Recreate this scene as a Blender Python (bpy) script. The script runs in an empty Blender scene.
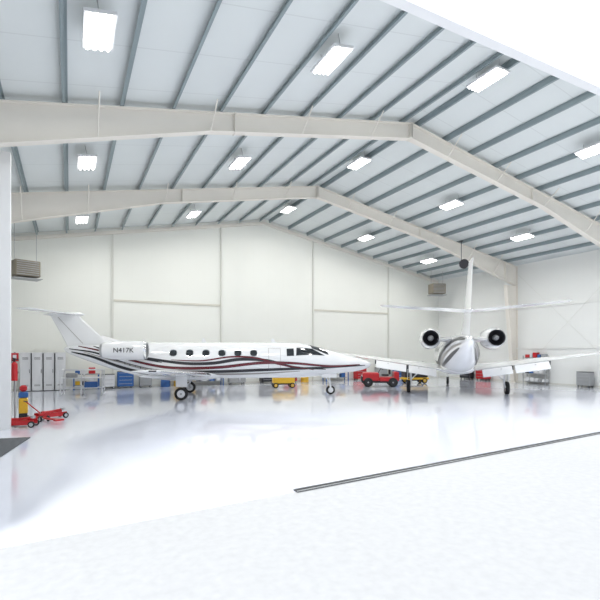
import bpy, math, random
from mathutils import Vector, Matrix
random.seed(4)
S=bpy.context.scene
C27=math.cos(math.radians(27)); S27=math.sin(math.radians(27))
def loc(r,f):   # survey offsets in metres (right / forward of the photographer) -> building X,Y
    return (r*C27+f*S27, f*C27-r*S27)

# ---------------------------------------------------------------- materials
def mat(name,col,rough=.5,metal=0,noise=0,nscale=5,bump=0,emit=0,coat=0,spec=None):
    m=bpy.data.materials.new(name); m.use_nodes=True
    nt=m.node_tree; b=nt.nodes['Principled BSDF']
    b.inputs['Base Color'].default_value=(*col,1)
    b.inputs['Roughness'].default_value=rough
    b.inputs['Metallic'].default_value=metal
    if coat: b.inputs['Coat Weight'].default_value=coat; b.inputs['Coat Roughness'].default_value=.05
    if spec is not None: b.inputs['Specular IOR Level'].default_value=spec
    if emit:
        b.inputs['Emission Color'].default_value=(*col,1); b.inputs['Emission Strength'].default_value=emit
    tc=nt.nodes.new('ShaderNodeTexCoord')
    n=nt.nodes.new('ShaderNodeTexNoise'); n.inputs['Scale'].default_value=nscale; n.inputs['Detail'].default_value=4
    nt.links.new(tc.outputs['Object'],n.inputs['Vector'])
    if noise:
        mx=nt.nodes.new('ShaderNodeMixRGB'); mx.blend_type='MIX'
        mx.inputs[1].default_value=(*[c*(1-noise) for c in col],1); mx.inputs[2].default_value=(*[min(1,c*(1+noise)) for c in col],1)
        nt.links.new(n.outputs['Fac'],mx.inputs[0]); nt.links.new(mx.outputs[0],b.inputs['Base Color'])
    if bump:
        bp=nt.nodes.new('ShaderNodeBump'); bp.inputs['Strength'].default_value=bump; bp.inputs['Distance'].default_value=.02
        nt.links.new(n.outputs['Fac'],bp.inputs['Height']); nt.links.new(bp.outputs[0],b.inputs['Normal'])
    return m
def ribbed(name,col,axis,period,depth,rough=.6,dark=.9):
    """sheet material with thin darker seam lines every <period> metres along an axis"""
    m=mat(name,col,rough); nt=m.node_tree; b=nt.nodes['Principled BSDF']
    tc=nt.nodes.new('ShaderNodeTexCoord'); sp=nt.nodes.new('ShaderNodeSeparateXYZ')
    nt.links.new(tc.outputs['Object'],sp.inputs[0])
    d=nt.nodes.new('ShaderNodeMath'); d.operation='DIVIDE'; d.inputs[1].default_value=period
    f=nt.nodes.new('ShaderNodeMath'); f.operation='FRACT'
    g=nt.nodes.new('ShaderNodeMath'); g.operation='LESS_THAN'; g.inputs[1].default_value=depth/period
    nt.links.new(sp.outputs[axis],d.inputs[0]); nt.links.new(d.outputs[0],f.inputs[0]); nt.links.new(f.outputs[0],g.inputs[0])
    n=nt.nodes.new('ShaderNodeTexNoise'); n.inputs['Scale'].default_value=.6
    nt.links.new(tc.outputs['Object'],n.inputs['Vector'])
    m1=nt.nodes.new('ShaderNodeMixRGB'); m1.inputs[1].default_value=(*[c*.96 for c in col],1); m1.inputs[2].default_value=(*col,1)
    nt.links.new(n.outputs['Fac'],m1.inputs[0])
    m2=nt.nodes.new('ShaderNodeMixRGB'); m2.inputs[2].default_value=(*[c*dark for c in col],1)
    nt.links.new(g.outputs[0],m2.inputs[0]); nt.links.new(m1.outputs[0],m2.inputs[1])
    nt.links.new(m2.outputs[0],b.inputs['Base Color'])
    return m

M_wall=ribbed('wall_liner',(.85,.86,.81),0,1.13,.02,.6,.96)
M_wallr=ribbed('wall_liner_side',(.84,.85,.83),1,1.13,.02,.6,.96)
M_part=mat('partition_white',(.86,.87,.88),.5,noise=.02)
M_ceil=ribbed('roof_liner',(.75,.79,.79),1,1.9,.035,.7,.88)
M_frame=mat('cream_steel_paint',(.80,.765,.70),.5,noise=.03,nscale=2)
M_purl=mat('galvanised_purlin',(.29,.35,.37),.5,.2,noise=.08)
M_trim=mat('wall_trim',(.70,.70,.65),.5,noise=.03)
M_girt_shade=mat('girt_seam_shade',(.66,.64,.56),.5,noise=.03)  # tan puts the brownish shadow along the girt seam into the colour
M_floor=mat('white_epoxy_floor',(.78,.81,.90),.09,noise=.03,nscale=.5,coat=.3)
M_conc=mat('apron_concrete',(.54,.55,.56),.8,noise=.12,nscale=9,bump=.15)
M_white=mat('aircraft_white_paint',(.86,.87,.88),.18,coat=.6,noise=.01)
M_burg=mat('burgundy_stripe',(.13,.012,.02),.25,coat=.3,noise=.05)
M_blk=mat('black_stripe',(.02,.02,.025),.3,noise=.05)
M_gold=mat('silver_stripe',(.32,.30,.28),.3,noise=.05)
M_glass=mat('dark_glass',(.02,.025,.03),.06,noise=.05,coat=.5)
M_chrome=mat('polished_lip',(.75,.76,.78),.15,1,noise=.03)
M_dark=mat('dark_metal',(.03,.03,.035),.45,.3,noise=.1)
M_tyre=mat('tyre_rubber',(.02,.02,.02),.8,noise=.15,nscale=20)
M_steel=mat('bare_steel',(.45,.46,.47),.35,.8,noise=.08)
M_red=mat('red_paint',(.50,.015,.02),.35,noise=.06)
M_yel=mat('yellow_paint',(.75,.45,.03),.4,noise=.06)
M_blue=mat('blue_paint',(.03,.12,.36),.4,noise=.06)
M_grey=mat('grey_paint',(.35,.36,.37),.45,noise=.06)
M_cab=mat('cabinet_white',(.72,.73,.75),.4,noise=.03)
M_heat=mat('heater_tan',(.24,.21,.16),.5,noise=.1)
M_mat=mat('ribbed_mat',(.10,.11,.12),.85,noise=.25,nscale=30,bump=.3)
M_lens=mat('lamp_lens',(1,.99,.95),.5,emit=14)

# ---------------------------------------------------------------- mesh builder
class MB:
    def __init__(s): s.v=[];s.f=[];s.mi=[];s.mats=[];s.sm=[]
    def m(s,mt):
        if mt not in s.mats: s.mats.append(mt)
        return s.mats.index(mt)
    def add(s,vs,fs,mt,smooth=False):
        o=len(s.v); s.v+= [tuple(v) for v in vs]; i=s.m(mt)
        for f in fs: s.f.append(tuple(o+k for k in f)); s.mi.append(i); s.sm.append(smooth)
    def box(s,c,d,mt,rz=0,rx=0,ry=0,taper=1):
        R=Matrix.Rotation(rz,3,'Z')@Matrix.Rotation(ry,3,'Y')@Matrix.Rotation(rx,3,'X')
        vs=[]
        for z in(-.5,.5):
            t=taper if z>0 else 1
            for x,y in((-.5,-.5),(.5,-.5),(.5,.5),(-.5,.5)):
                vs.append(Vector(c)+R@Vector((x*d[0]*t,y*d[1]*t,z*d[2])))
        s.add(vs,[(3,2,1,0),(4,5,6,7),(0,1,5,4),(1,2,6,5),(2,3,7,6),(3,0,4,7)],mt)
    def bbox(s,c,d,mt,b=.03,rz=0):
        R=Matrix.Rotation(rz,3,'Z'); rings=[]
        hx,hy,hz=d[0]/2,d[1]/2,d[2]/2; b=min(b,hx*.9,hy*.9,hz*.9)
        for z,i in((-hz,b),(-hz+b,0),(hz-b,0),(hz,b)):
            x,y=hx-i,hy-i; k=b if i==0 else b*.5
            rings.append([Vector(c)+R@Vector(p) for p in((-x+k,-y,z),(x-k,-y,z),(x,-y+k,z),(x,y-k,z),(x-k,y,z),(-x+k,y,z),(-x,y-k,z),(-x,-y+k,z))])
        s.loft(rings,mt,cap=True,smooth=False)
    def cyl(s,p0,p1,r0,mt,r1=None,seg=14,cap=True,smooth=True):
        r1=r0 if r1 is None else r1
        p0=Vector(p0);p1=Vector(p1);a=(p1-p0).normalized()
        u=a.orthogonal().normalized();w=a.cross(u)
        r=[[p+(u*math.cos(2*math.pi*k/seg)+w*math.sin(2*math.pi*k/seg))*q for k in range(seg)] for p,q in((p0,r0),(p1,r1))]
        s.loft(r,mt,cap=cap,smooth=smooth)
    def loft(s,rings,mt,cap=True,smooth=True,closed=True):
        n=len(rings[0]); vs=[v for r in rings for v in r]; fs=[]
        for i in range(len(rings)-1):
            for k in range(n if closed else n-1):
                k2=(k+1)%n; fs.append((i*n+k,i*n+k2,(i+1)*n+k2,(i+1)*n+k))
        s.add(vs,fs,mt,smooth)
        if cap:
            s.add(rings[0],[tuple(range(n))[::-1]],mt); s.add(rings[-1],[tuple(range(n))],mt)
    def revx(s,prof,c,mt,seg=28,sc=(1,1)):
        rings=[[(x,c[0]+r*math.cos(2*math.pi*k/seg)*sc[0],c[1]+r*math.sin(2*math.pi*k/seg)*sc[1]) for k in range(seg)] for x,r in prof]
        s.loft(rings,mt,cap=False)
    def wheel(s,c,r,w,mt=M_tyre,hub=M_white,ax=(0,1,0)):
        c=Vector(c);a=Vector(ax).normalized();u=a.orthogonal().normalized();v=a.cross(u);seg=22
        def ring(off,q): return [c+a*off+(u*math.cos(2*math.pi*k/seg)+v*math.sin(2*math.pi*k/seg))*q for k in range(seg)]
        s.loft([ring(-w/2,r*.6),ring(-w/2,r*.88),ring(-w*.3,r),ring(w*.3,r),ring(w/2,r*.88),ring(w/2,r*.6)],mt,cap=False)
        s.loft([ring(-w*.42,r*.62),ring(-w*.30,r*.25),ring(w*.30,r*.25),ring(w*.42,r*.62)],hub,cap=True)
        s.loft([ring(-w*.5,r*.16),ring(w*.5,r*.16)],M_steel,cap=True)
    def build(s,name,parent=None,pos=(0,0,0),rz=0,fix=True):
        me=bpy.data.meshes.new(name); me.from_pydata(s.v,[],s.f)
        for m in s.mats: me.materials.append(m)
        me.polygons.foreach_set('material_index',s.mi); me.polygons.foreach_set('use_smooth',s.sm)
        me.update()
        o=bpy.data.objects.new(name,me); S.collection.objects.link(o)
        o.location=pos;o.rotation_euler=(0,0,rz)
        if fix:
            import bmesh
            b=bmesh.new(); b.from_mesh(me); bmesh.ops.recalc_face_normals(b,faces=b.faces); b.to_mesh(me); b.free()
        if parent: o.parent=parent
        return o
def empty(name,pos,rz=0):
    o=bpy.data.objects.new(name,None); S.collection.objects.link(o); o.location=pos; o.rotation_euler=(0,0,rz); o.empty_display_size=.3; return o

# ---------------------------------------------------------------- building dimensions
AL,AR,AM=-4.1,28.3,12.07
DF,DB=6.1,29.3
ZR=11.23; T=.1866
FR=[14.05,21.67]
def zb(a): return ZR-T*abs(a-AM)      # top of rafters
ROOF=.20
def roofz(a): return zb(a)+ROOF
TRK=math.radians(5.0)
def ytrk(a): return 6.24+(a-3.0)*math.tan(TRK)
b=MB()
p=[(AL-.2,ytrk(AL-.2)),(AR+.2,ytrk(AR+.2)),(AR+.2,DB+.2),(AL-.2,DB+.2)]
v=[(x,y,-.2) for x,y in p]+[(x,y,0) for x,y in p]
b.add(v,[(3,2,1,0),(4,5,6,7),(0,1,5,4),(1,2,6,5),(2,3,7,6),(3,0,4,7)],M_floor); b.build('floor')
b=MB()
p=[(-35,-20),(60,-20),(60,ytrk(60)),(-35,ytrk(-35))]
v=[(x,y,-.2) for x,y in p]+[(x,y,-.01) for x,y in p]
b.add(v,[(3,2,1,0),(4,5,6,7),(0,1,5,4),(1,2,6,5),(2,3,7,6),(3,0,4,7)],M_conc); b.build('ground_apron')
def gable(name,y0,y1,m,cut=None):
    b=MB(); x0,x1=AL-.2,AR+.2
    if cut is None:
        pts=[(x0,0),(x1,0),(x1,roofz(x1)),(AM,roofz(AM)),(x0,roofz(x0))]
        vs=[(x,y0,z) for x,z in pts]+[(x,y1,z) for x,z in pts]; n=len(pts)
        b.add(vs,[tuple(range(n)),tuple(range(n,2*n))[::-1]]+[(k,(k+1)%n,(k+1)%n+n,k+n) for k in range(n)],m)
    else:
        cx0,cx1,cz=cut
        for pts in ([(x0,0),(cx0,0),(cx0,roofz(cx0)),(x0,roofz(x0))],[(cx1,0),(x1,0),(x1,roofz(x1)),(cx1,roofz(cx1))],
                    [(cx0,cz),(cx1,cz),(cx1,roofz(cx1)),(AM,roofz(AM)),(cx0,roofz(cx0))]):
            n=len(pts); vs=[(x,y0,z) for x,z in pts]+[(x,y1,z) for x,z in pts]
            b.add(vs,[tuple(range(n)),tuple(range(n,2*n))[::-1]]+[(k,(k+1)%n,(k+1)%n+n,k+n) for k in range(n)],m)
    return b.build(name)
gable('wall_back',DB,DB+.2,M_wall)
gable('wall_front',DF-.1,DF+.1,M_part,cut=(-1.0,27.6,8.1))
b=MB(); b.box((AR+.1,(DF+DB)/2,4.15),(.2,DB-DF,8.3),M_wallr); b.build('wall_right')
b=MB(); b.box((AL-.1,(DF+DB)/2,4.15),(.2,DB-DF,8.3),M_wallr); b.build('wall_left')
b=MB(); b.box(((AL-1.47)/2,14.95,3.85),(-1.47-AL,.22,7.7),M_part); b.build('wall_partition')
b=MB()
for x0,x1 in((AL-.3,AM),(AM,AR+.3)):
    v=[(x0,DF-.3,roofz(x0)),(x1,DF-.3,roofz(x1)),(x1,DB+.3,roofz(x1)),(x0,DB+.3,roofz(x0))]
    v+=[(x,y,z+.12) for x,y,z in v]
    b.add(v,[(0,1,2,3),(7,6,5,4),(0,1,5,4),(1,2,6,5),(2,3,7,6),(3,0,4,7)],M_ceil)
b.build('ceiling')
b=MB(); sp=1.48
for sgn in(-1,1):
    for i in range(11):
        a=AM+sgn*(.35+i*sp)
        if a<AL+.2 or a>AR-.2: continue
        z=zb(a)
        for dx,dz,w,h in((0,.10,.025,.17),(.035*sgn,.012,.07,.02),(-.035*sgn,.185,.07,.02)):
            b.box((a+dx,(DF+DB)/2,z+dz),(w,DB-DF-.4,h),M_purl)
b.build('roof_purlins')
def frame(name,d):
    b=MB()
    def depth(a):
        u=abs(a-AM)/(AR-AM)
        return .62+ (.0 if u<.5 else (u-.5)/.5*.75)
    N=24
    for sgn in(-1,1):
        top=[];bot=[]
        for k in range(N+1):
            a=AM+sgn*(AR-AM-.02)*k/N
            top.append((a,zb(a)-.005)); bot.append((a,zb(a)-depth(a)))
        for k in range(N):
            p=[top[k],top[k+1],bot[k+1],bot[k]]
            vs=[(x,d-.01,z) for x,z in p]+[(x,d+.01,z) for x,z in p]
            b.add(vs,[(0,1,2,3),(7,6,5,4)],M_frame)
            for q in((top[k],top[k+1],-.02),(bot[k],bot[k+1],.02)):
                (xa,za),(xb_,zb_),t=q
                vs=[(xa,d-.14,za),(xb_,d-.14,zb_),(xb_,d+.14,zb_),(xa,d+.14,za)]
                vs+=[(x,y,z+t) for x,y,z in vs]
                b.add(vs,[(0,1,2,3),(7,6,5,4),(0,1,5,4),(1,2,6,5),(2,3,7,6),(3,0,4,7)],M_frame)
        for u in(0.003,.45,.925):
            a=AM+sgn*(AR-AM)*u
            b.box((a,d,zb(a)-depth(a)/2),(.035,.27,depth(a)+.04),M_frame)
        ao=AM+sgn*(AR-AM-.02); zt=zb(ao)-1.36
        z0,z1,w0,w1=0.0,zt,.38,1.1
        vs=[]
        for y in(d-.01,d+.01):
            vs+=[(ao,y,z0),(ao-sgn*w0,y,z0),(ao-sgn*w1,y,z1),(ao,y,z1)]
        b.add(vs,[(0,1,2,3),(7,6,5,4)],M_frame)
        for wa,wb in((w0,w1),(0,0)):
            vs=[(ao-sgn*wa,d-.14,z0),(ao-sgn*wb,d-.14,z1),(ao-sgn*wb,d+.14,z1),(ao-sgn*wa,d+.14,z0)]
            vs+=[(x+sgn*.02,y,z) for x,y,z in vs]
            b.add(vs,[(0,1,2,3),(7,6,5,4),(0,1,5,4),(1,2,6,5),(2,3,7,6),(3,0,4,7)],M_frame)
        b.box((ao-sgn*.01,d,zt+.66),(.02,.28,1.34),M_frame)
        b.box((ao-sgn*.2,d,.015),(.5,.4,.03),M_frame)
        for u in(.12,.3,.5,.7,.85):
            a=AM+sgn*(AR-AM)*u
            for s2 in(-1,1):
                b.cyl((a,d+s2*.12,zb(a)-depth(a)+.02),(a,d+s2*.85,zb(a)+.02),.022,M_frame,seg=6)
    return b.build(name)
frame('portal_frame',FR[0]); frame('portal_frame',FR[1])
b=MB()
for sgn in(-1,1):
    e=AM+sgn*(AR-AM-.1)
    vs=[(AM,DB-.12,zb(AM)),(e,DB-.12,zb(e)),(e,DB-.01,zb(e)),(AM,DB-.01,zb(AM))]
    vs+=[(x,y,z-.2) for x,y,z in vs]
    b.add(vs,[(0,1,2,3),(7,6,5,4),(0,1,5,4),(1,2,6,5),(2,3,7,6),(3,0,4,7)],M_frame)
for a in(2.3,9.0,16.0,22.9):
    b.box((a,DB-.06,zb(a)/2-.05),(.08,.11,zb(a)-.12),M_trim)
for a0,a1 in((2.35,8.95),(16.05,22.85)):
    b.box(((a0+a1)/2,DB-.03,5.25),(a1-a0,.05,.12),M_girt_shade)  # girt line on the back wall, coloured as the seam's shadow
b.build('trim_1')
b=MB(); b.box(((AL+AR)/2,DB-.015,.06),(AR-AL-.2,.03,.12),M_trim); b.build('baseboard_back')
b=MB(); b.box((AR-.015,(DF+DB)/2,.06),(.03,DB-DF-.4,.12),M_trim); b.build('baseboard_right')
b=MB()
for z in(2.4,5.2): b.box((AR-.04,(DF+DB)/2,z),(.06,DB-DF-.4,.06),M_wallr)
b.build('trim_3')
b=MB()
b.cyl((AR-.15,14.3,.5),(AR-.15,21.4,7.6),.008,M_trim,seg=6); b.cyl((AR-.15,21.4,.5),(AR-.15,14.3,7.6),.008,M_trim,seg=6)
b.build('wall_bracing_rods')
b=MB(); L=27.0
b.box((0,0,.004),(L,.12,.012),M_dark)
b.box((0,-.05,.010),(L,.02,.02),M_steel); b.box((0,.05,.010),(L,.02,.02),M_steel)
b.build('trim_4',pos=(16.55,ytrk(16.55),0),rz=TRK)
b=MB(); b.box((-2.35,12.3,.012),(2.6,2.2,.02),M_mat,rz=math.radians(-10)); b.build('floor_mat')

# ---------------------------------------------------------------- ceiling lights
def lamp(a,d):
    z=zb(a)-.28; sgn=1 if a>AM else -1; tilt=sgn*math.atan(T)
    b=MB()
    b.box((0,0,.05),(.62,1.22,.07),M_cab); b.box((0,0,.10),(.3,.9,.06),M_cab,taper=.7)
    for k in range(4): b.cyl((-.21+.14*k,-.57,0.0),(-.21+.14*k,.57,0.0),.03,M_lens,seg=10)
    for k in(-.45,.45): b.cyl((0,k,.1),(0,k,.44),.01,M_steel,seg=6)
    o=b.build('ceiling_light',pos=(a,d,z)); o.rotation_euler=(0,tilt if abs(a-AM)>.3 else 0,0)
    l=bpy.data.lights.new('lamp_glow','AREA'); l.shape='RECTANGLE'; l.size=.6;l.size_y=1.15; l.energy=125; l.color=(1,.985,.95)
    lo=bpy.data.objects.new('lamp_glow',l); S.collection.objects.link(lo); lo.parent=o; lo.location=(0,0,-.05)
for d in(10.3,17.6,25.3):
    for a in(.55,6.2,12.07,17.9,23.5): lamp(a,d)

# ---------------------------------------------------------------- business jets
def interp(tab,s):
    n=len(tab)
    if s>=tab[0][0]: return tab[0][1:]
    if s<=tab[-1][0]: return tab[-1][1:]
    for i in range(n-1):
        if tab[i][0]>=s>=tab[i+1][0]:
            p1,p2=tab[i],tab[i+1]; p0=tab[max(i-1,0)];p3=tab[min(i+2,n-1)]
            h=p2[0]-p1[0]; t=(s-p1[0])/h; out=[]
            for k in range(1,len(p1)):
                m1=(p2[k]-p0[k])/(p2[0]-p0[0]) if p2[0]!=p0[0] else 0
                m2=(p3[k]-p1[k])/(p3[0]-p1[0]) if p3[0]!=p1[0] else 0
                t2,t3=t*t,t*t*t
                out.append((2*t3-3*t2+1)*p1[k]+(t3-2*t2+t)*h*m1+(-2*t3+3*t2)*p2[k]+(t3-t2)*h*m2)
            return out
def foil(n=12):
    xs=[(1-math.cos(math.pi*k/n))/2 for k in range(n+1)]
    def th(x): return 5*(.2969*math.sqrt(x)-.126*x-.3516*x*x+.2843*x**3-.1036*x**4)
    up=[(x,th(x)) for x in xs]; lo=[(x,-th(x)*.7) for x in xs[1:-1]][::-1]
    return up+lo
FO=foil()
def wing(b,secs,mt,vertical=False):
    rings=[]
    for (q,le,te,z,t) in secs:
        c=le-te
        if vertical: rings.append([(le-x*c, (h if h>0 else h/.7)*t*c, q) for x,h in FO])
        else: rings.append([(le-x*c, q, z+h*t*c) for x,h in FO])
    b.loft(rings,mt,cap=True)
def jet(name,pos,rz,P):
    root=empty(name,pos,rz); FT=P['fus']
    def fus(s): return interp(FT,s)
    def sp(s,phi,side,off=0):
        zc,rw,rh=fus(s); return (s,side*(rw+off)*math.sin(phi),zc+(rh+off)*math.cos(phi))
    def phiz(s,z):
        zc,rw,rh=fus(s); return math.acos(max(-1,min(1,(z-zc)/rh)))
    b=MB(); rings=[]; NS=110; s0,s1=FT[0][0],FT[-1][0]
    for i in range(NS+1):
        u=i/NS; u=u-.12*math.sin(2*math.pi*u)/(2*math.pi)*1.0
        s=s0+(s1-s0)*u
        rings.append([sp(s,2*math.pi*k/40,1) for k in range(40)])
    b.loft(rings,M_white)
    fr=[]
    for i in range(17):
        u=i/16; s=P['wle']+.9-(P['wle']-P['wte']+1.7)*u; q=max(.02,math.sin(math.pi*u))**.5
        fr.append([(s,math.cos(2*math.pi*k/24)*P['R']*.98*q,P['wz']+.03+math.sin(2*math.pi*k/24)*.33*q) for k in range(24)])
    b.loft(fr,M_white)
    b.build('fuselage',root)
    def patch(b,fn,nu,nv,mt):
        vs=[fn(i/nu,j/nv) for i in range(nu+1) for j in range(nv+1)]
        fs=[(i*(nv+1)+j,(i+1)*(nv+1)+j,(i+1)*(nv+1)+j+1,i*(nv+1)+j+1) for i in range(nu) for j in range(nv)]
        b.add(vs,fs,mt,True)
    def oval(b,s,z,w,h,side,mt,off):
        n=20; c=sp(s,phiz(s,z),side,off); vs=[c]
        for rr in(.5,1):
            for k in range(n):
                t=2*math.pi*k/n; cx=abs(math.cos(t))**.75*math.copysign(1,math.cos(t)); cy=abs(math.sin(t))**.75*math.copysign(1,math.sin(t))
                ss=s+w/2*cx*rr; zz=z+h/2*cy*rr; vs.append(sp(ss,phiz(ss,zz),side,off))
        fs=[(0,1+k,1+(k+1)%n) for k in range(n)]+[(1+k,1+n+k,1+n+(k+1)%n,1+(k+1)%n) for k in range(n)]
        b.add(vs,fs,mt,True)
    def quad(b,c,side,mt,off=.008):
        def fn(u,v):
            s=(c[0][0]*(1-u)+c[1][0]*u)*(1-v)+(c[3][0]*(1-u)+c[2][0]*u)*v
            p=(c[0][1]*(1-u)+c[1][1]*u)*(1-v)+(c[3][1]*(1-u)+c[2][1]*u)*v
            return sp(s,math.radians(p),side,off)
        patch(b,fn,12,8,mt)
    b=MB()
    for side in(-1,1):
        for s in P['win']:
            oval(b,s,P['winz'],.37,.34,side,M_chrome,.006); oval(b,s,P['winz'],.32,.28,side,M_glass,.012)
        for c in P['cock']: quad(b,c,side,M_glass)
    b.build('windows',root,fix=False)
    b=MB()
    for (mt,pts,w) in P['stripes']:
        tab=sorted([(p[0],p[1]) for p in pts],reverse=True); sa,sb=tab[0][0],tab[-1][0]
        for side in(-1,1):
            def fn(u,v):
                s=sa+(sb-sa)*u; z=interp(tab,s)[0]; ww=w*(.12+.88*math.sin(math.pi*min(1,max(0,u*.98+.01)))**.6)
                z=z+(v-.5)*ww; return sp(s,phiz(s,z),side,.010+ (0.002 if mt==M_burg else 0))
            patch(b,fn,60,3,mt)
    for side in(-1,1):
        for s in P['door']:
            quad(b,[(s,48),(s-.015,48),(s-.015,118),(s,118)],side,M_gold,.006)
        quad(b,[(P['door'][0],48),(P['door'][1],48),(P['door'][1],49),(P['door'][0],49)],side,M_gold,.006)
    b.build('livery_stripes',root,fix=False)
    b=MB(); H=P['half']; z0=P['wz']; z1=P['wtipz']; L,Tt=P['wle'],P['wte']; l2,t2=P['tle'],P['tte']
    secs=[]
    for y in(-H,-H+.06,-H*.75,-H*.5,-H*.25,-.7,0,.7,H*.25,H*.5,H*.75,H-.06,H):
        u=max(0,(abs(y)-.7)/(H-.7)); k=1 if abs(abs(y)-H)>.01 else .55
        le=L+(l2-L)*u; te=Tt+(t2-Tt)*u; m=(le+te)/2
        secs.append((y,m+(le-m)*k,m+(te-m)*k,z0+(z1-z0)*u,(.14-.03*u)*k))
    wing(b,secs,M_white)
    for side in(-1,1):
        for aa in(.2,.45):
            y=side*(.7+(H-.7)*aa); te=Tt+(t2-Tt)*aa; zz=z0+(z1-z0)*aa-.10
            b.revx([(te+.7,.01),(te+.5,.05),(te+.1,.065),(te-.25,.01)],(y,zz),M_white,seg=10)
        if P['flaps']:
            for a0,a1 in((.06,.28),(.30,.55)):
                rr=[]
                for aa in(a0,a1):
                    y=side*(.7+(H-.7)*aa); te=Tt+(t2-Tt)*aa; zz=z0+(z1-z0)*aa
                    rr.append([(te+.12,y,zz-.03),(te-.08,y,zz-.03),(te-.42,y,zz-.36),(te-.40,y,zz-.39),(te-.02,y,zz-.14)])
                b.loft(rr,M_white,smooth=False)
                y=side*(.7+(H-.7)*a1); b.box((te+.05,y+side*.04,zz-.12),(.35,.05,.2),M_dark)
        b.cyl((l2-.1,side*(H+.0),z1),(l2-.35,side*(H+.03),z1),.03,M_glass,seg=8)
    b.build('wing',root)
    b=MB(); 
    for side in(-1,1):
        rr=[]
        for aa in(.02,.35,.7,.98):
            y=side*(.7+(H-.7)*aa); le=L+(l2-L)*aa; te=Tt+(t2-Tt)*aa; c=le-te; t=(.14-.03*aa); zz=z0+(z1-z0)*aa
            ring=[]
            for x,h in ((.06,.0399),(.03,.0305),(.01,.0180),(0,0),(.01,-.0130),(.03,-.0215),(.06,-.0290)):
                hh=h*5*1.42
                ring.append((le-x*c+.012,y,zz+hh*t*c))
            rr.append(ring)
        b.loft(rr,M_chrome,cap=False,closed=False)
    b.build('leading_edge_boots',root)
    b=MB(); f=P['fin']
    wing(b,[(z,le,te,0,t) for z,le,te,t in f],M_white,vertical=True)
    b.loft([[(P['dors'][0],0,P['dors'][1]-.25),(P['dors'][0],0,P['dors'][1]-.22),(P['dors'][0],0,P['dors'][1]-.25)],
            [(P['dors'][2],-.14,P['dors'][1]-.25),(P['dors'][2],0,P['dors'][3]),(P['dors'][2],.14,P['dors'][1]-.25)]],M_white)
    for side in(-1,1):
        (za,la,ta,_),(zc_,lc,tc,_)=f[0],f[-1]
        x0=ta+(la-ta)*.3; x1=tc+(lc-tc)*.3
        b.add([(x0,side*.09,za+.3),(x0-.03,side*.09,za+.3),(x1-.03,side*.035,zc_-.1),(x1,side*.035,zc_-.1)],[(0,1,2,3)],M_gold)
    b.build('tail_fin',root)
    b=MB(); h=P['tail']
    secs=[]
    for y in(-h[0],-h[0]+.05,-h[0]*.5,0,h[0]*.5,h[0]-.05,h[0]):
        u=abs(y)/h[0]; k=1 if abs(abs(y)-h[0])>.01 else .5; le=h[2]+(h[4]-h[2])*u; te=h[3]+(h[5]-h[3])*u;m=(le+te)/2
        secs.append((y,m+(le-m)*k,m+(te-m)*k,h[1]+h[6]*u,.10*k))
    wing(b,secs,M_white)
    b.revx([(h[2]+.35,.005),(h[2]+.15,.09),(h[2]-.5,.11),(h[3],.08),(h[3]-.3,.01)],(0,h[1]),M_white,seg=14)
    b.build('tailplane',root)
    for side,nm in((-1,'engine_starboard'),(1,'engine_port')):
        b=MB(); e=P['eng']; xi,xe,ey,ez,R=e; c=(side*ey,ez); Ln=xi-xe
        b.revx([(xi-.02,R*.74),(xi,R*.80),(xi-.03,R*.87),(xi-.12,R*.93)],c,M_chrome)
        b.revx([(xi-.12,R*.93),(xi-.35,R*.99),(xi-.5*Ln,R),(xi-.75*Ln,R*.92),(xe+.12,R*.78),(xe,R*.70)],c,M_white)
        b.revx([(xi-.02,R*.74),(xi-.25,R*.70),(xi-.45,R*.72)],c,M_grey)
        b.revx([(xi-.45,R*.72),(xi-.46,R*.2)],c,M_dark); b.revx([(xi-.46,R*.22),(xi-.3,R*.1),(xi-.22,.001)],c,M_steel)
        for k in range(18):
            t=2*math.pi*k/18; y1,z1_=math.cos(t),math.sin(t)
            b.add([(xi-.42,c[0]+y1*R*.2,c[1]+z1_*R*.2),(xi-.42,c[0]+y1*R*.7,c[1]+z1_*R*.7),(xi-.45,c[0]+math.cos(t+.25)*R*.7,c[1]+math.sin(t+.25)*R*.7)],[(0,1,2)],M_steel)
        b.revx([(xe,R*.70),(xe+.01,R*.64),(xe+.4,R*.60),(xe+.41,.01)],c,M_dark)
        b.revx([(xe+.4,R*.28),(xe+.05,R*.2),(xe-.12,.01)],c,M_grey,seg=16)
        b.revx([(xe+.10,R*.775),(xe+.06,R*.762),(xe-.005,R*.705)],c,M_steel)
        rr=[]
        for y in(P['R']*.35,ey-R*.6):
            cc=Ln*.85; rr.append([(xi-.35-x*cc,side*y,ez-.06+hh*.16*cc) for x,hh in FO])
        b.loft(rr,M_white)
        if P.get('pylstripe'):
            b.revx([(xi-.5,R*1.0),(xi-.62,R*1.004)],c,M_blk)
        b.build(nm,root)
        if P.get('reg'):
            cu=bpy.data.curves.new('registration','FONT'); cu.body=P['reg']; cu.size=.30; cu.align_x='CENTER'; cu.align_y='CENTER'; cu.extrude=.004
            cu.materials.append(M_blk)
            to=bpy.data.objects.new('registration_'+nm[7:],cu); S.collection.objects.link(to); to.parent=root
            to.location=(xi-.95,side*(ey+R+.006),ez); to.rotation_euler=(math.pi/2,0,0 if side<0 else math.pi)
    b=MB(); g=P['gear']; r=g[1]
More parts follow.
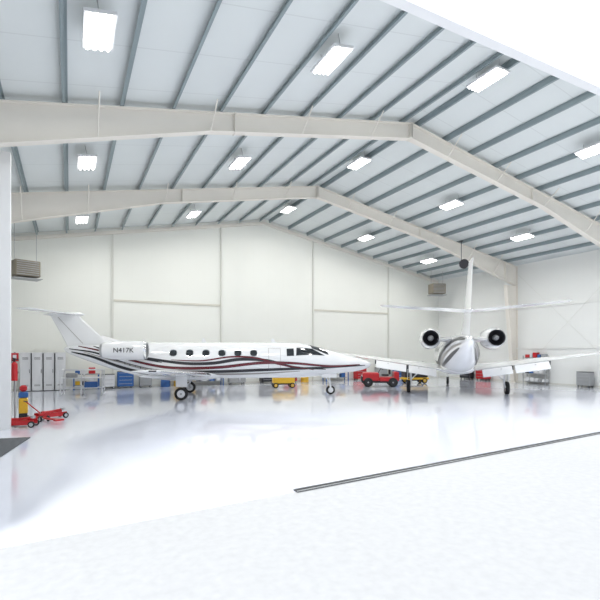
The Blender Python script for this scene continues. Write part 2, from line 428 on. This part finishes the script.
    for side in(-1,1):
        y=side*g[0]; zt=z0+.05
        b.cyl((0,y,zt),(0,y,r+.22),.055,M_white); b.cyl((0,y,r+.3),(.0,y,r),.035,M_steel)
        b.cyl((.02,y,r+.25),(-.28,y,r+.05),.035,M_white); b.cyl((-.28,y,r+.05),(0,y,r),.035,M_white)
        b.cyl((0,y,r+.35),(0,y-side*.6,zt-.05),.03,M_white)
        b.wheel((0,y+side*.12,r),r,.19); 
        b.cyl((0,y-side*.02,r),(0,y+side*.12,r),.06,M_steel)
        b.box((0.02,y+side*.16,(zt+r*1.9)/2+.05),(.5,.025,max(.2,zt-r*1.9)),M_white)
    b.build('main_landing_gear',root)
    b=MB(); n=g[2]; zc,rw,rh=fus(n); zt=zc-rh+.1; r2=r*.78
    b.cyl((n-.05,0,zt),(n,0,r2+.2),.05,M_white); b.cyl((n,0,r2+.25),(n+.02,0,r2),.035,M_steel)
    for sd in(-1,1): b.box((n,sd*.10,r2+.1),(.09,.025,.28),M_white)
    b.wheel((n+.02,0,r2),r2,.15); b.cyl((n-.4,0,zt),(n-.02,0,r2+.35),.025,M_white)
    for sd in(-1,1): b.box((n-.1,sd*.25,zt-.12),(.75,.02,.28),M_white,rx=sd*.2)
    b.build('nose_landing_gear',root)
    b=MB()
    for s,hh in((4.4,.18),(1.0,.2)):
        zc,rw,rh=fus(s); wing(b,[(zc+rh-.03,s,s-.25,0,.1),(zc+rh+hh,s-.12,s-.24,0,.1)],M_white,vertical=True)
    zc,rw,rh=fus(2.6); b.cyl((2.6,0,zc-rh),(2.6,0,zc-rh-.16),.03,M_white,r1=.015)
    b.build('antennas',root)
    return root

fus1=[(9.3,1.50,.02,.02),(9.22,1.50,.13,.11),(9.0,1.50,.25,.21),(8.6,1.52,.39,.34),(8.0,1.56,.53,.46),(7.4,1.60,.64,.56),(6.9,1.64,.71,.64),(6.4,1.68,.76,.745),(5.9,1.71,.80,.83),(5.4,1.73,.82,.87),
 (4.8,1.74,.83,.88),(3,1.74,.83,.88),(0,1.74,.83,.88),(-1.4,1.76,.82,.86),(-2.4,1.83,.74,.77),(-3.4,1.95,.58,.61),(-4.4,2.10,.38,.41),(-5.1,2.22,.22,.25),(-5.5,2.28,.10,.12),(-5.6,2.30,.02,.02)]
P1=dict(fus=fus1,R=.83,wle=1.25,wte=-1.35,wz=1.05,wtipz=1.5,half=6.75,tle=-.15,tte=-1.15,reg='N417K',
 win=[-.5,.25,1.0,1.75,2.5,3.25],winz=2.10,
 cock=[[(6.75,62),(6.15,40),(5.35,44),(5.3,74)],[(6.0,3),(6.15,37),(6.95,55),(6.85,3)],[(5.2,48),(4.85,50),(4.85,76),(5.2,75)]],
 door=(4.55,3.98),flaps=False,pylstripe=False,
 stripes=[(M_blk,[(-5.3,2.30),(-4,2.10),(-2.6,1.60),(-1,1.25),(1.5,1.22),(4,1.30),(6.5,1.38),(8.9,1.48)],.14),
  (M_burg,[(-4.9,2.42),(-3.6,2.15),(-2.2,1.72),(-.6,1.42),(1.5,1.42),(3.5,1.62),(5.0,1.62),(7,1.46),(8.6,1.52)],.14),
  (M_gold,[(-4.6,2.15),(-3,1.70),(-1.6,1.35),(.5,1.12),(3,1.10),(5.5,1.22)],.09),
  (M_blk,[(-2.9,2.1),(-1.6,1.85),(0,1.62),(1.3,1.62),(2.6,1.80),(3.9,1.74),(5.2,1.42),(6.8,1.3)],.15),
  (M_burg,[(-.6,1.78),(.8,1.74),(2.2,1.92),(3.4,1.86),(4.5,1.55),(6.2,1.28)],.08),
  (M_blk,[(-5.2,2.16),(-4.2,1.93),(-3.0,1.48),(-1.8,1.16),(-.4,.98)],.15),
  (M_blk,[(-4.2,2.42),(-3.2,2.12),(-2.2,1.92),(-1.0,1.66)],.10)],
 fin=[(2.25,-3.2,-5.35,.10),(3.0,-4.05,-5.72,.10),(3.88,-4.95,-6.2,.09)],dors=(-2.2,2.62,-3.9,2.95),
 tail=(3.0,3.92,-5.0,-6.2,-5.75,-6.5,.0),eng=(-1.55,-3.55,1.32,2.22,.44),gear=(1.8,.29,7.15))
x,y=loc(-5.55,22.0)
jet('business_jet',(x,y,0),math.radians(-19),P1)

fus2=[(8.6,1.75,.02,.02),(8.5,1.75,.15,.13),(8.2,1.77,.29,.26),(7.7,1.80,.47,.42),(7.0,1.85,.65,.60),(6.3,1.92,.79,.76),(5.6,1.98,.89,.90),(4.9,2.0,.94,.96),(3,2.0,.94,.96),(0,2.0,.94,.96),(-1.4,2.03,.92,.94),(-2.6,2.12,.80,.82),(-3.8,2.30,.58,.62),(-5.0,2.46,.36,.40),(-6.0,2.58,.17,.2),(-6.4,2.62,.03,.03)]
P2=dict(fus=fus2,R=.94,wle=1.6,wte=-1.5,wz=1.28,wtipz=2.15,half=6.7,tle=-.1,tte=-1.1,
 win=[-.6,.2,1.0,1.8,2.6,3.4],winz=2.3,
 cock=[[(6.55,62),(5.95,40),(5.2,44),(5.15,74)],[(5.8,3),(5.95,37),(6.75,55),(6.65,3)]],
 door=(4.6,3.9),flaps=True,pylstripe=True,
 stripes=[(M_blk,[(-6.0,2.66),(-4.8,2.70),(-3.6,2.55),(-2.2,2.1),(0,1.6),(3,1.5),(7,1.7)],.26),
  (M_gold,[(-5.6,2.50),(-4.2,2.36),(-3.0,2.05),(-1.6,1.65),(0,1.4),(3,1.3),(7,1.55)],.18),
  (M_blk,[(-5.2,2.33),(-4.0,2.06),(-2.8,1.74),(-1.5,1.45)],.16)],
 fin=[(2.55,-3.2,-6.1,.10),(3.6,-4.4,-6.5,.10),(5.6,-6.0,-7.3,.09)],dors=(-1.6,3.15,-3.9,3.45),
 tail=(3.4,3.76,-5.2,-6.55,-6.0,-6.9,.24),eng=(-1.3,-3.6,1.38,2.78,.50),gear=(2.3,.33,6.9))
hd=math.radians(14.5)
x,y=loc(6.5+math.sin(hd)*6.5,17.2+math.cos(hd)*6.5)
jet('business_jet',(x,y,0),math.radians(63)-hd,P2)

# ---------------------------------------------------------------- hangar equipment
x,y=loc(-14.2,25.0)
b=MB()
for k in range(4):
    cx=-.84+.56*k
    b.bbox((cx,0,1.08),(.53,.5,2.1),M_cab,.015)
    b.box((cx,-.256,1.1),(.48,.012,1.98),M_cab); b.box((cx+.19,-.27,1.1),(.02,.03,.2),M_dark)
    for z in(1.75,1.8,1.85,.3,.35): b.box((cx,-.264,z),(.28,.006,.015),M_dark)
b.box((-.56,-.1,1.08),(.035,.4,2.0),M_dark);b.box((0,-.1,1.08),(.035,.4,2.0),M_dark);b.box((.56,-.1,1.08),(.035,.4,2.0),M_dark)
b.box((0,0,.03),(2.2,.45,.06),M_dark)
b.build('storage_locker',pos=(x,28.85,0))
x,y=loc(-11.0,22.9)
b=MB()
for dx in(-.95,0,.95):
    for dy in(-.4,.4): b.cyl((dx,dy,.0),(dx,dy,1.25),.028,M_cab,seg=8)
for z in(.35,1.25):
    for dy in(-.4,.4): b.cyl((-.95,dy,z),(.95,dy,z),.025,M_cab,seg=8)
    for dx in(-.95,.95): b.cyl((dx,-.4,z),(dx,.4,z),.025,M_cab,seg=8)
b.box((0,0,.85),(1.95,.86,.04),M_cab); b.bbox((-.5,0,.98),(.5,.4,.22),M_grey); b.bbox((.4,0,.50),(.6,.5,.28),M_blue)
b.build('maintenance_stand',pos=(x,y,0),rz=math.radians(-10))
x,y=loc(-8.33,13.2)
b=MB()
b.cyl((0,0,0),(0,0,.03),.14,M_grey,seg=20); b.cyl((0,0,0),(0,0,2.15),.025,M_grey,seg=8)
b.box((0,-.03,2.0),(.20,.015,.24),M_red); b.box((0,-.04,2.0),(.09,.008,.13),M_cab)
b.cyl((0,-.12,1.32),(0,-.12,1.80),.085,M_red); b.cyl((0,-.12,1.80),(0,-.12,1.87),.085,M_red,r1=.03); b.cyl((0,-.12,1.87),(0,-.12,1.95),.03,M_dark)
b.box((.03,-.12,1.95),(.16,.03,.03),M_dark,ry=.3); b.cyl((-.05,-.12,1.93),(-.12,-.15,1.45),.014,M_dark,seg=6)
b.box((0,-.04,1.55),(.2,.02,.06),M_steel)
b.build('fire_extinguisher',pos=(x,y,0))
x,y=loc(-8.75,14.3)
b=MB()
b.bbox((0,0,.45),(.24,.24,.5),M_yel,.03); b.bbox((0,-.01,.80),(.26,.26,.18),M_blue,.03); b.bbox((0,-.01,1.0),(.2,.2,.2),M_red,.05)
for sx in(-.11,.11): b.wheel((sx*1.0,.1,.07),.07,.04,ax=(1,0,0))
b.box((0,-.05,.15),(.22,.18,.14),M_dark)
b.box((0,-.08,.04),(.22,.06,.08),M_dark)
b.build('spill_cart',pos=(x,y,0))
def fjack(px,py,rz):
    b=MB()
    for s in(-1,1):
        b.box((0,s*.17,.14),(.85,.03,.13),M_red); b.wheel((.38,s*.2,.09),.09,.06,hub=M_steel); b.wheel((-.36,s*.22,.07),.07,.05,hub=M_steel)
    b.box((.12,0,.14),(.1,.34,.1),M_red); b.box((-.3,0,.14),(.14,.34,.12),M_red)
    b.cyl((-.28,0,.2),(.05,0,.2),.065,M_red); b.box((.12,0,.24),(.55,.1,.06),M_red,ry=-.12)
    b.cyl((.36,0,.25),(.36,0,.31),.07,M_steel); b.cyl((-.33,0,.22),(-.75,0,.62),.018,M_red,seg=8); b.cyl((-.75,-.12,.62),(-.75,.12,.62),.016,M_dark,seg=8)
    b.build('floor_jack',pos=(px,py,0),rz=rz)
x,y=loc(-8.05,14.6); fjack(x,y,.45)
x,y=loc(-8.05,12.95); fjack(x,y,-.25)
x,y=loc(-7.65,13.8)
b=MB(); b.cyl((-.5,0,.1),(.5,0,.12),.035,M_red,seg=10); b.wheel((-.3,.12,.09),.09,.05,hub=M_steel); b.wheel((-.3,-.12,.09),.09,.05,hub=M_steel)
b.cyl((-.3,-.12,.09),(-.3,.12,.09),.02,M_steel,seg=8)
b.box((.52,0,.12),(.14,.26,.05),M_red); 
seg=20
ring=[[Vector((-.6+ (.11+.025*math.cos(v))*math.cos(u),(.11+.025*math.cos(v))*math.sin(u),.1+.025*math.sin(v))) for v in [2*math.pi*j/8 for j in range(8)]] for u in [2*math.pi*i/seg for i in range(seg+1)]]
b.loft(ring,M_red,cap=False)
b.build('tow_bar',pos=(x,y,0),rz=math.radians(-60))
def chest(pos,w,h,m,rz=0,name='tool_chest'):
    b=MB(); b.bbox((0,0,.12+h/2),(w,.5,h),m,.02)
    n=max(2,int(h/.2))
    for i in range(n):
        z=.12+h*(i+.5)/n; b.box((0,-.255,z),(w*.92,.012,h/n*.82),m); b.box((0,-.268,z+h/n*.25),(w*.8,.02,.02),M_steel)
    for sx in(-1,1):
        for sy in(-1,1): b.wheel((sx*w*.4,sy*.18,.06),.06,.04,hub=M_steel)
        b.box((sx*w*.4,0,.11),(.06,.4,.03),M_dark)
    b.box((0,0,.14+h),(w*.98,.48,.03),M_dark)
    b.build(name,pos=pos,rz=rz)
chest((2.95,28.7,0),.9,.85,M_blue); chest((4.1,28.75,0),.7,1.0,M_grey); chest((2.0,28.75,0),.7,.7,M_cab)
chest((9.9,28.7,0),1.1,.95,M_grey); chest((12.1,28.7,0),1.0,.8,M_dark); chest((13.9,28.75,0),.8,.8,M_red)
def bench(pos,L,rz=0):
    b=MB(); b.box((0,0,.88),(L,.6,.05),M_grey)
    for sx in(-1,1):
        for sy in(-1,1): b.box((sx*(L/2-.06),sy*.25,.43),(.06,.06,.86),M_blue)
    b.box((0,.1,.25),(L-.1,.4,.03),M_grey)
    cols=[M_blue,M_cab,M_red,M_yel,M_dark,M_cab]; xx=-L/2+.12; i=0
    while xx<L/2-.4:
        w=random.uniform(.22,.36); h=random.uniform(.15,.4)
        b.bbox((xx+w/2,.02,.905+h/2),(w,.3,h),cols[i%6],.02); b.bbox((xx+w/2,.08,.265+h*.6),(w,.32,h*1.2),cols[(i+3)%6],.02); xx+=w+random.uniform(.04,.2); i+=1
    b.build('workbench',pos=pos,rz=rz)
bench((.85,28.7,0),1.4); bench((7.9,28.85,0),2.2); bench((17.6,28.7,0),2.0)
def barrel(pos,m):
    b=MB(); seg=24
    pr=[(0,.27),(.02,.29),(.28,.285),(.3,.3),(.32,.285),(.57,.285),(.6,.3),(.63,.285),(.86,.29),(.88,.28)]
    b.loft([[(r*math.cos(2*math.pi*k/seg),r*math.sin(2*math.pi*k/seg),z) for k in range(seg)] for z,r in pr],m)
    b.cyl((.15,0,.88),(.15,0,.90),.03,M_steel,seg=8)
    b.build('oil_drum',pos=pos)
barrel((5.3,28.8,0),M_blue); barrel((6.1,28.8,0),M_yel); barrel((15.0,28.7,0),M_yel)
x,y=loc(-1.0,27.2)
b=MB(); b.bbox((0,0,.5),(1.3,.6,.45),M_yel,.04); b.bbox((-.35,0,.8),(.45,.5,.2),M_dark,.03)
for sx in(-.5,.5):
    for sy in(-.27,.27): b.wheel((sx,sy,.16),.16,.09,hub=M_yel)
b.box((0,0,.24),(1.2,.4,.08),M_dark); b.cyl((.65,0,.4),(1.05,0,.9),.02,M_dark,seg=8); b.cyl((1.05,-.18,.9),(1.05,.18,.9),.02,M_dark,seg=8)
b.build('service_cart',pos=(x,y,0),rz=math.radians(-15))
x,y=loc(4.95,28.2)
b=MB()
b.bbox((-.55,0,.62),(1.0,1.15,.5),M_red,.06); b.bbox((.55,0,.48),(1.2,1.15,.24),M_red,.04); b.bbox((1.0,0,.72),(.3,1.15,.42),M_red,.05)
b.box((0,0,.32),(2.2,.8,.14),M_dark)
for sx in(-.72,.78):
    for sy in(-.52,.52): b.wheel((sx,sy,.29),.29,.2,hub=M_dark)
b.bbox((.35,.0,.72),(.45,.5,.12),M_dark,.04); b.bbox((.62,.0,.98),(.1,.5,.45),M_dark,.04)
b.cyl((-.1,0,.8),(.08,0,1.12),.02,M_dark,seg=8)
c=Vector((.09,0,1.13)); ring=[[c+Matrix.Rotation(.5,3,'Y')@Vector(((.17+.016*math.cos(v))*math.cos(u),(.17+.016*math.cos(v))*math.sin(u),.016*math.sin(v))) for v in [2*math.pi*j/6 for j in range(6)]] for u in [2*math.pi*i/20 for i in range(21)]]
b.loft(ring,M_dark,cap=False)
b.box((-1.09,0,.5),(.1,1.0,.28),M_dark); b.cyl((-1.1,0,.35),(-1.35,0,.35),.05,M_steel)
b.cyl((1.1,.5,.9),(1.1,.5,1.35),.02,M_dark,seg=6); b.cyl((1.1,.5,1.35),(1.1,.5,1.45),.05,M_yel)
for sy in(-.4,.4): b.cyl((-1.06,sy,.62),(-1.09,sy,.62),.08,M_cab,seg=12)
b.build('aircraft_tug',pos=(x,y,0),rz=math.radians(-32))
x,y=loc(7.9,31.2)
b=MB(); b.bbox((0,0,.85),(1.6,.9,.9),M_dark,.06); b.box((0,-.46,.95),(1.2,.02,.5),M_grey); 
for k in range(6): b.box((-.45+.18*k,-.475,.95),(.1,.01,.4),M_dark)
b.bbox((0,0,.34),(1.7,.95,.14),M_yel,.02)
for sx in(-.55,.55):
    for sy in(-.42,.42): b.wheel((sx,sy,.2),.2,.12,hub=M_yel)
b.cyl((.6,0,1.3),(.6,0,1.5),.05,M_steel)
b.box((0,0,.24),(1.2,.7,.1),M_dark)
b.build('ground_power_unit',pos=(x,y,0),rz=math.radians(-20))
chest((21.8,28.75,0),.9,.8,M_grey); chest((23.6,28.75,0),1.0,.9,M_blue); chest((19.8,28.75,0),.9,.8,M_red)
def shelf(pos,rz,L=1.6,H=1.9):
    b=MB()
    for sx in(-L/2,L/2):
        for sy in(-.2,.2): b.box((sx,sy,H/2),(.04,.04,H),M_grey)
    zs=[.15,.7,1.25,1.75]
    for z in zs: b.box((0,0,z),(L,.44,.03),M_grey)
    cols=[M_red,M_blue,M_cab,M_cab,M_dark,M_cab,M_grey]
    for i,z in enumerate(zs):
        xx=-L/2+.15
        while xx<L/2-.2:
            w=random.uniform(.18,.34); h=random.uniform(.16,.36)
            b.bbox((xx+w/2-.05,0,z+.016+h/2),(w*.9,.34,h),random.choice(cols),.015); xx+=w+.03
    b.build('parts_shelf',pos=pos,rz=rz)
shelf((27.95,19.9,0),-math.pi/2)
chest((27.9,24.2,0),1.0,.9,M_red,-math.pi/2); chest((27.9,25.8,0),1.0,.9,M_dark,-math.pi/2)
chest((27.9,16.6,0),.8,.8,M_grey,-math.pi/2)
def heater(a,d,z,rz):
    b=MB(); b.bbox((0,0,0),(1.15,.8,.8),M_heat,.03)
    for k in range(7): b.box((0,-.41,-.32+.105*k),(1.0,.04,.03),M_grey,rx=.5)
    b.cyl((0,.40,0),(0,.5,0),.3,M_dark,seg=20)
    for k in range(4):
        t=k*math.pi/2; b.box((.13*math.cos(t),.51,.13*math.sin(t)),(.22,.01,.1),M_steel,ry=-t)
    top=zb(a)-z-.0
    for sx in(-.5,.5):
        b.cyl((sx,0,.38),(sx,0,top+.1),.012,M_steel,seg=6)
    b.box((0,0,-.5),(1.3,.9,.03),M_grey); 
    for sx in(-.5,.5): b.cyl((sx,0,-.5),(sx,0,-.38),.02,M_steel,seg=6)
    b.build('unit_heater',pos=(a,d,z),rz=rz)
x,y=loc(-13.9,22.9); heater(x,y,6.35,.35)
x,y=loc(11.0,36.3); heater(x,y,7.2,-.3)
b=MB(); b.cyl((0,0,.0),(0,-.45,-.12),.12,M_dark,r1=.30,seg=20); b.cyl((0,.15,.04),(0,0,0),.12,M_dark); b.cyl((0,.05,.05),(0,.05,1.40),.02,M_dark,seg=6)
b.box((0,.05,1.41),(.2,.2,.04),M_dark)
b.build('loudspeaker',pos=(22.05,20.8,7.75),rz=-.5)

# ---------------------------------------------------------------- daylight
sun=bpy.data.lights.new('sun','SUN'); sun.energy=3.2; sun.angle=math.radians(16); sun.color=(1,.98,.95)
so=bpy.data.objects.new('sun',sun); S.collection.objects.link(so)
ph,el=math.radians(31),math.radians(42)
so.rotation_euler=Vector((math.sin(ph)*math.cos(el),math.cos(ph)*math.cos(el),-math.sin(el))).to_track_quat('-Z','Y').to_euler()
w=bpy.data.worlds.new('sky'); S.world=w; w.use_nodes=True
w.node_tree.nodes['Background'].inputs[0].default_value=(.84,.90,1,1); w.node_tree.nodes['Background'].inputs[1].default_value=1.0
S.view_settings.view_transform='Standard'; S.view_settings.exposure=0

# ---------------------------------------------------------------- camera
cd=bpy.data.cameras.new('camera'); co=bpy.data.objects.new('camera',cd); S.collection.objects.link(co)
cd.sensor_width=36; cd.lens=452/600*36; cd.shift_y=52/600; cd.clip_end=300
co.location=(0,0,2.15); co.rotation_euler=(math.pi/2,0,math.radians(-27)); S.camera=co
